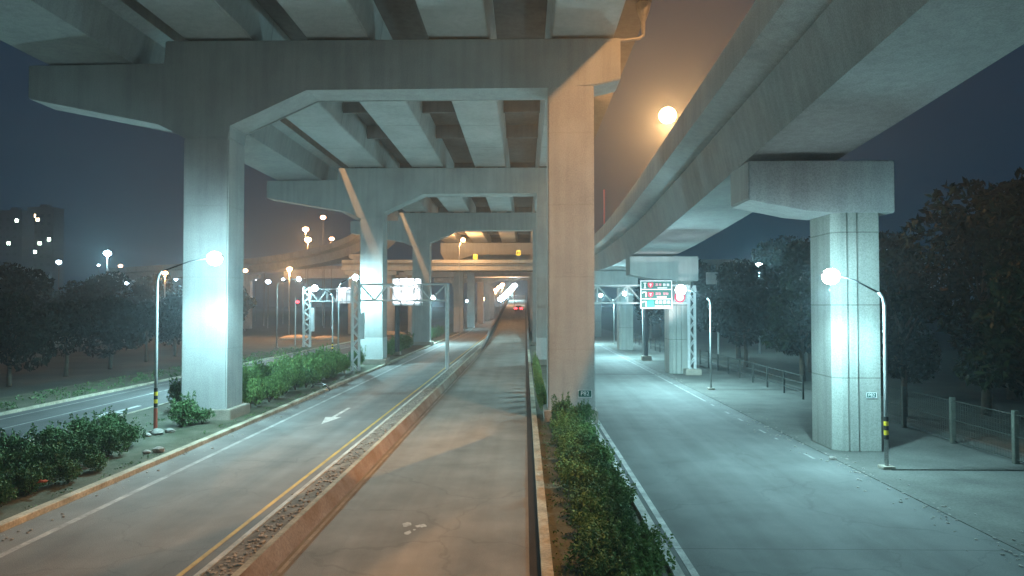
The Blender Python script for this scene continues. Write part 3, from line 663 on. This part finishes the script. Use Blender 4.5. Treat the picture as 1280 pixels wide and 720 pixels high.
# ------------------------------------------------------------- shrubs and trees
def leaves(bm, rnd, c, rad, n, size, upb=.3):
    for _ in range(n):
        while True:
            d = Vector((rnd.uniform(-1,1), rnd.uniform(-1,1), rnd.uniform(-1,1)))
            if .25 < d.length < 1: break
        d *= (d.length**-.45)
        p = Vector(c) + Vector((d.x*rad[0], d.y*rad[1], d.z*rad[2]))
        if p.z < .02: p.z = rnd.uniform(.02, .2)
        nrm = Vector((rnd.gauss(0,1), rnd.gauss(0,1), rnd.gauss(0,.8)+upb)).normalized()
        u = nrm.orthogonal().normalized(); u.rotate(Matrix.Rotation(rnd.uniform(0,6.28), 3, nrm)); v = nrm.cross(u)
        s = size*rnd.uniform(.6,1.3)
        a = [p-u*s, p+v*s*.42+nrm*s*.1, p+u*s, p-v*s*.42+nrm*s*.1]
        bm.faces.new([bm.verts.new(q) for q in a])
def shrub_proto(seed, r=.75, h=.9, n=1500, m='leaf', size=.06):
    rnd = random.Random(seed); t = thing('shrub', 'x', 'shrub')
    bm = B()
    for k in range(8):
        a = rnd.uniform(0,6.28); q = rnd.uniform(0,.6)*r; hh = h*rnd.uniform(.4,.72)
        leaves(bm, rnd, (q*math.cos(a), q*math.sin(a), hh), (r*.48, r*.48, h*rnd.uniform(.25,.42)), n//8, size)
    for k in range(9):   # shoots standing out of the crown
        a = rnd.uniform(0,6.28); q = rnd.uniform(.1,.85)*r; top = h*rnd.uniform(1.0,1.3)
        for j in range(10):
            f = j/9; leaves(bm, rnd, (q*math.cos(a)*(1+.1*f), q*math.sin(a)*(1+.1*f), h*.6+(top-h*.6)*f), (.06,.06,.05), 3, size)
    obj('foliage', bm, M[m], t)
    bm = B()
    for k in range(6):
        a = rnd.uniform(0,6.28); q = r*.5; tube(bm, [(0,0,0),(q*.4*math.cos(a),q*.4*math.sin(a),h*.4),(q*math.cos(a),q*math.sin(a),h*.85)], [.025,.018,.008], 5)
    obj('stems', bm, M['bark'], t)
    return t
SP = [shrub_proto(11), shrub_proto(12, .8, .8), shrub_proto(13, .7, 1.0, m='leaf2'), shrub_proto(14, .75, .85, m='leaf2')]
used = set()
def shrub(x, y, z, s, k, label, group, sz=None):
    o = SP[k] if k not in used else copy_tree(SP[k]); used.add(k)
    o.location = (x, y, z); o.rotation_euler.z = (x*7.3+y*3.1) % 6.28; o.scale = (s, s, sz or s)
    tag(o, label, 'shrub', group); return o
rnd = random.Random(21)
# central planting strip: dense on its right half
y = 13.6; i = 0
while y < 34:
    for x in ((2.45, 1.75) if y > 14.5 else (2.4,)):
        shrub(x+rnd.uniform(-.15,.15), y+rnd.uniform(-.2,.2), .08, rnd.uniform(.8,1.0), (3,2,0,3,1)[i % 5], 'dense low shrubs filling the central planting strip before the near middle column', 'shrubs of the central planting strip', rnd.uniform(.6,.95)); i += 1
    y += .95
shrub(1.7, 33.6, .1, 1.0, 0, 'tall dark shrub right against the foot of the near middle column', None, 1.35)
shrub(2.75, 33.9, .1, .8, 1, 'dark upright shrub at the right corner of the near middle column foot', None, 1.2)
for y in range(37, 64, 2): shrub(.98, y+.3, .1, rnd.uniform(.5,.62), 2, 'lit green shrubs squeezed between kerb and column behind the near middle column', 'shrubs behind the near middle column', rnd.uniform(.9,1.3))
# left island
isl = [(-14.7,16.4,.8),(-14.8,17.9,.85),(-14.7,19.5,.8),(-14.9,21.0,.85),(-14.6,22.4,.75),(-17.9,19,1.1),(-18.1,21,1.1),(-18,23,1.1),(-18.2,25,1.15),(-18.1,27,1.15),(-18.3,29,1.1),(-18.5,31,1.1),(-16.3,26.9,.9),(-14.7,24.1,.7),(-16.9,17.0,.9),(-15.4,17.6,.8),(-16.6,18.4,1.0),(-15.2,18.8,.8),(-16.9,19.8,1.0),(-15.6,20.2,.95),(-16.3,21.3,1.0),(-15.3,21.9,.85),(-16.8,22.7,1.1),(-15.6,23.2,1.0),(-16.6,24.3,1.05),(-15.5,24.8,.9),(-16.7,25.8,1.1),(-15.7,26.4,1.0),(-16.8,27.3,1.0),(-15.9,28.1,.9),(-16.9,28.9,.9)]
for x, y, s in isl: shrub(x, y, .1, s, (0,1)[int(y*10)%2], 'dark shrubs in the near left island before the striped pole', 'dark shrubs of the near left island', s*rnd.uniform(.85,1.15))
shrub(-16.2, 33.2, .1, 1.2, 0, 'bushy dark shrub between the striped pole and the near left column', None, 1.4)
shrub(-15.5, 33.7, .1, .9, 1, 'smaller dark shrub at the front foot of the near left column', None, .9)
y = 38.5; i = 0
while y < 66:
    for x in (-18.9, -17.0, -15.3):
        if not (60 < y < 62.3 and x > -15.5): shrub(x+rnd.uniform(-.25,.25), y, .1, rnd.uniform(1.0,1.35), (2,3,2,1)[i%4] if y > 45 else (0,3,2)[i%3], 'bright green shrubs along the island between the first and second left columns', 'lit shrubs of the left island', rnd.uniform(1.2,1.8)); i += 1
    y += 1.45
for y in (73, 76, 79, 85, 88, 91, 94, 106, 110, 114, 118, 124, 130): shrub(-15.6, y, .1, 1.6, (0,1)[y%2], 'dark shrubs along the island beyond the second left column', 'far dark shrubs of the left island', 1.9)

def tree_proto(seed, h, cr, m, n=5200, size=.22):
    rnd = random.Random(seed); t = thing('tree', 'x', 'tree')
    bm = B(); tube(bm, [(0,0,0),(.1,0,h*.25),(-.05,.1,h*.5),(.1,0,h*.85)], [.22,.17,.12,.05], 10)
    cl = []
    for k in range(11):
        a = rnd.uniform(0,6.28); q = rnd.uniform(.35,1)*cr*.75; z = h*rnd.uniform(.32,.95); q *= 1.15-.5*z/h
        e = Vector((q*math.cos(a), q*math.sin(a), z)); cl.append(e); s0 = Vector((0,0,z*.62))
        tube(bm, [s0, s0.lerp(e,.5)+Vector((0,0,.15)), e], [.08,.05,.02], 6)
    obj('trunk', bm, M['bark'], t, True)
    bm = B()
    for e in cl+[Vector((0,0,h*.9))]: 
        k = rnd.uniform(.32,.5)*cr; leaves(bm, rnd, e, (k, k, k*.75), n//12, size)
    obj('crown', bm, M[m], t)
    return t
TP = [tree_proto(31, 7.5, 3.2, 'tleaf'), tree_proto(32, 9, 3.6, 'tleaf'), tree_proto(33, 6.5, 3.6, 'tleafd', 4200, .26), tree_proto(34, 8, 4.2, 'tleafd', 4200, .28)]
tused = set()
def tree(x, y, s, k, label, group):
    o = TP[k] if k not in tused else copy_tree(TP[k]); tused.add(k)
    o.location = (x, y, 0); o.rotation_euler.z = (x*3.7+y*1.9) % 6.28; o.scale = (s, s, s*1.0); tag(o, label, 'tree', group)
tree(22.0, 30.5, 1.0, 0, 'leafy tree behind the mesh fence nearest the frame edge, yellowish leaves catching light', None)
tree(19.9, 37.5, .85, 1, 'tree just behind the far end of the mesh fence, right of the grooved column', None)
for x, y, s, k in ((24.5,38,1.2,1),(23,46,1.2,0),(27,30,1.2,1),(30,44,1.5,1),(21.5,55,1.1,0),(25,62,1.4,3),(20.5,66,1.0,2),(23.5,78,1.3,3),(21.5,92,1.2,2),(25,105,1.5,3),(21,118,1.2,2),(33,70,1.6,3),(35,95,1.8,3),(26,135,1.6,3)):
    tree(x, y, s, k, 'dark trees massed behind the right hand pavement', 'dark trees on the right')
i = 0
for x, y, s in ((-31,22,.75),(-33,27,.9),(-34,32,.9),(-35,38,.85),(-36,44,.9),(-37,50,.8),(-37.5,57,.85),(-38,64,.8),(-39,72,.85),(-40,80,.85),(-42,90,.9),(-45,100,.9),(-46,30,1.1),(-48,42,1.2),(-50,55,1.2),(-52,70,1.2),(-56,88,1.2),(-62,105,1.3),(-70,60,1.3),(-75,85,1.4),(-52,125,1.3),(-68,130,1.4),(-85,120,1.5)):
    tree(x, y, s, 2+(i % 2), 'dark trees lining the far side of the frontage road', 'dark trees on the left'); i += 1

# small low plants on verge edge
bm = B(); rnd = random.Random(77)
for k in range(420):
    y = rnd.uniform(18, 95); x = -28.6-rnd.random()**1.5*3.5; leaves(bm, rnd, (x, y, .14), (.3,.3,.16), 12, .08)
for k in range(260):
    y = rnd.uniform(14, 60); x = rnd.choice((-19.5,-18,-14.1))+rnd.uniform(-.15,.3); leaves(bm, rnd, (x, y, .16), (.16,.16,.08), 9, .045)
for k in range(330):
    y = rnd.uniform(13, 34); x = rnd.uniform(.75,3.0); leaves(bm, rnd, (x, y, .14), (.2,.2,.07), 9, .045)
tag(obj('grass', bm, M['leaf']), 'low weeds and grass along the verge and planting strips', 'grass', kind='stuff')

# ------------------------------------------------------------- buildings, car, litter
def tower(px0, px1, pytop, d, wins, label):
    x0, x1 = (px0-VX)/F*d, (px1-VX)/F*d; h = H0+(VY-pytop)/F*d; cx = (x0+x1)/2; W = x1-x0
    t = thing('apartment_tower', label, 'apartment block', (cx, d, 0), 'dark towers on the left horizon')
    bm = B(); box(bm, -W/2, W/2, 0, 14, 0, h, .1); b = obj('wall', bm, M['wallb'], t)
    bm = B(); box(bm, -W/2-.4, W/2+.4, -.4, 14.4, h, h+.7); box(bm, -3, 3, 4, 9, h+.7, h+3.6); obj('roof', bm, M['wallb'], t)
    def win(x, z, m):
        bm = B(); k = d/360; box(bm, x-.8*k, x+.8*k, -.06, -.005, z-.75*k, z+.75*k); obj('window', bm, m, t)
    lit = [((wx-VX)/F*d-cx, H0+(VY-wy)/F*d, wm) for wx, wy, wm in wins]
    for x, z, wm in lit: win(x, z, EM['winw'] if wm else EM['win'])
    n = 0; fz = 12.4
    while fz < h-2 and n < 85:
        fxx = -W/2+1.6
        while fxx < W/2-1.6 and n < 85:
            if all(abs(fxx-a) > 3.4 or abs(fz-b) > 3.4 for a, b, _ in lit): win(fxx, fz, M['glassd']); n += 1
            fxx += 5.8
        fz += 7
    return t
tower(-12, 18, 262, 560, [(11,274,0),(1,303,0)], 'dark apartment tower at the left frame edge with two lit windows')
tower(24, 58, 258, 590, [(33,268,1),(38,273,1),(31,297,0),(41,303,0),(35,314,0),(31,319,0),(53,298,0),(20,313,0)], 'dark apartment tower with scattered greenish lit windows at the left')
# far vehicle on the climbing road
def vehicle():
    y = 178; z = rise(y)
    t = thing('car', 'dark car with glowing red tail lights far up the middle road', 'car', (-1.6, y, z+.01))
    bm = B(); prism(bm, [(-.9,.3),(.9,.3),(.93,.8),(.88,.95),(-.88,.95),(-.93,.8)], 0, 4.3, .05); prism(bm, [(-.8,.95),(.8,.95),(.62,1.5),(-.62,1.5)], .5, 3.2, .06); obj('body', bm, M['car'], t)
    bm = B(); box(bm, -.6, .6, .44, .5, 1.02, 1.4); obj('rear_window', bm, M['glassd'], t)
    for x in (-.7, .7):
        bm = B(); box(bm, x-.34, x+.34, -.06, -.01, .66, 1.0); obj('tail_light', bm, EM['red'], t)
    for x in (-.8, .8):
        for yy in (.8, 3.4):
            bm = B(); tube(bm, [(x-.1,yy,.32),(x+.1,yy,.32)], .32, 16); obj('wheel', bm, M['tyre'], t)
vehicle()
# black curved scrap hanging over the kerb
t = thing('tyre_scrap', 'black curved strip of torn tyre draped over the kerb below the lit shrubs', 'scrap', (-13.5, 46.5, .2))
bm = B(); pr = None
for i in range(11):
    a = R(165-15*i); rad = .55
    ring = [bm.verts.new((rad*s*math.cos(a)*1.15, yy, rad*s*math.sin(a)*.9-.05*i*.3)) for s in (1,1.07) for yy in (-.14,.14)]
    ring = [ring[0], ring[1], ring[3], ring[2]]
    if pr:
        for k in range(4): bm.faces.new((pr[k], pr[(k+1)%4], ring[(k+1)%4], ring[k]))
    else: bm.faces.new(ring[::-1])
    pr = ring
bm.faces.new(pr); obj('tread_strip', bm, M['black'], t)
t = obj('rag', B(), M['orange']); me = t.data; bm = B()
rnd = random.Random(3); g = [[bm.verts.new((i*.07, j*.07, .03+rnd.uniform(0,.1))) for i in range(5)] for j in range(4)]
for j in range(3):
    for i in range(4): bm.faces.new((g[j][i], g[j][i+1], g[j+1][i+1], g[j+1][i]))
bmesh.ops.solidify(bm, geom=bm.faces[:], thickness=.012); bm.to_mesh(me); bm.free(); t.location = (-14.6, 20.9, .45); tag(t, 'small orange red rag caught in the near left shrubs', 'rag')
rnd = random.Random(44)
for x, y, r, lb in ((-16.2,30.9,.25,'grey stones heaped round the foot of the striped left pole'),(-15.9,31.4,.18,'grey stones heaped round the foot of the striped left pole'),(-16.4,30.4,.16,'grey stones heaped round the foot of the striped left pole'),(-14.2,27.2,.2,'pair of dark stones on the soil near the left kerb'),(-14.5,26.9,.14,'pair of dark stones on the soil near the left kerb'),(11.6,26.9,.12,'dark stone lying at the road edge before the grooved column')):
    bm = B(); ball(bm, (0,0,0), r, (1.2,1,.7), 2)
    for v in bm.verts: v.co *= rnd.uniform(.85,1.12)
    o = obj('stone', bm, M['stone']); o.location = (x, y, .12+r*.4 if x < 0 else r*.4); tag(o, lb, 'stone', 'loose stones' )

for x, y, a, b, lb in ((-39,120,3.2,.8,'heap of pale earth glowing orange left of the cantilever gantry post'),(-34.5,122,2.2,.55,'smaller orange lit heap of earth right of the cantilever gantry post'),(-27.5,142,3.6,.7,'low orange lit earth bank between the gantry posts, farthest of the heaps')):
    bm = B(); rnd = random.Random(int(y)); ball(bm, (0,0,0), 1, (a,2.2,b), 3)
    for v in bm.verts: v.co *= rnd.uniform(.93,1.05)
    for v in bm.verts:
        if v.co.z < -.05: v.co.z = -.05
    o = obj('earth_mound', bm, M['earth'], None, True); o.location = (x, y, .03); tag(o, lb, 'earth heap')  # pale heaps added so the ground shows the orange lamplight
bm = B(); rnd = random.Random(91)
for k in range(520):
    y = 16+60*rnd.random()**1.4; x = rnd.gauss(11.5, .45) if k % 3 else rnd.choice((-12.9, -13.2, -6.95))+rnd.uniform(-.2,.25); q = rnd.uniform(.015,.05)
    if -6.86 < x < -6.6: x = -6.95
    ball(bm, (x, y, .012+q*.3), q, (rnd.uniform(.8,1.6), rnd.uniform(.8,1.6), .5), 1)
tag(obj('road_debris', bm, M['stone']), 'grit and small debris scattered along the road edges', 'debris', kind='stuff')
# ------------------------------------------------------------- haze
bm = B(); box(bm, -420, 420, -60, 900, -1.5, 62); hz = obj('haze', bm, [])
m = bpy.data.materials.new('haze'); m.use_nodes = True; n = m.node_tree.nodes; n.clear()
v = n.new('ShaderNodeVolumePrincipled'); o = n.new('ShaderNodeOutputMaterial'); v.inputs['Density'].default_value = HAZE
v.inputs['Color'].default_value = (.72,.88,1,1); v.inputs['Anisotropy'].default_value = .6
m.node_tree.links.new(v.outputs[0], o.inputs['Volume']); hz.data.materials.append(m); tag(hz, kind='stuff')
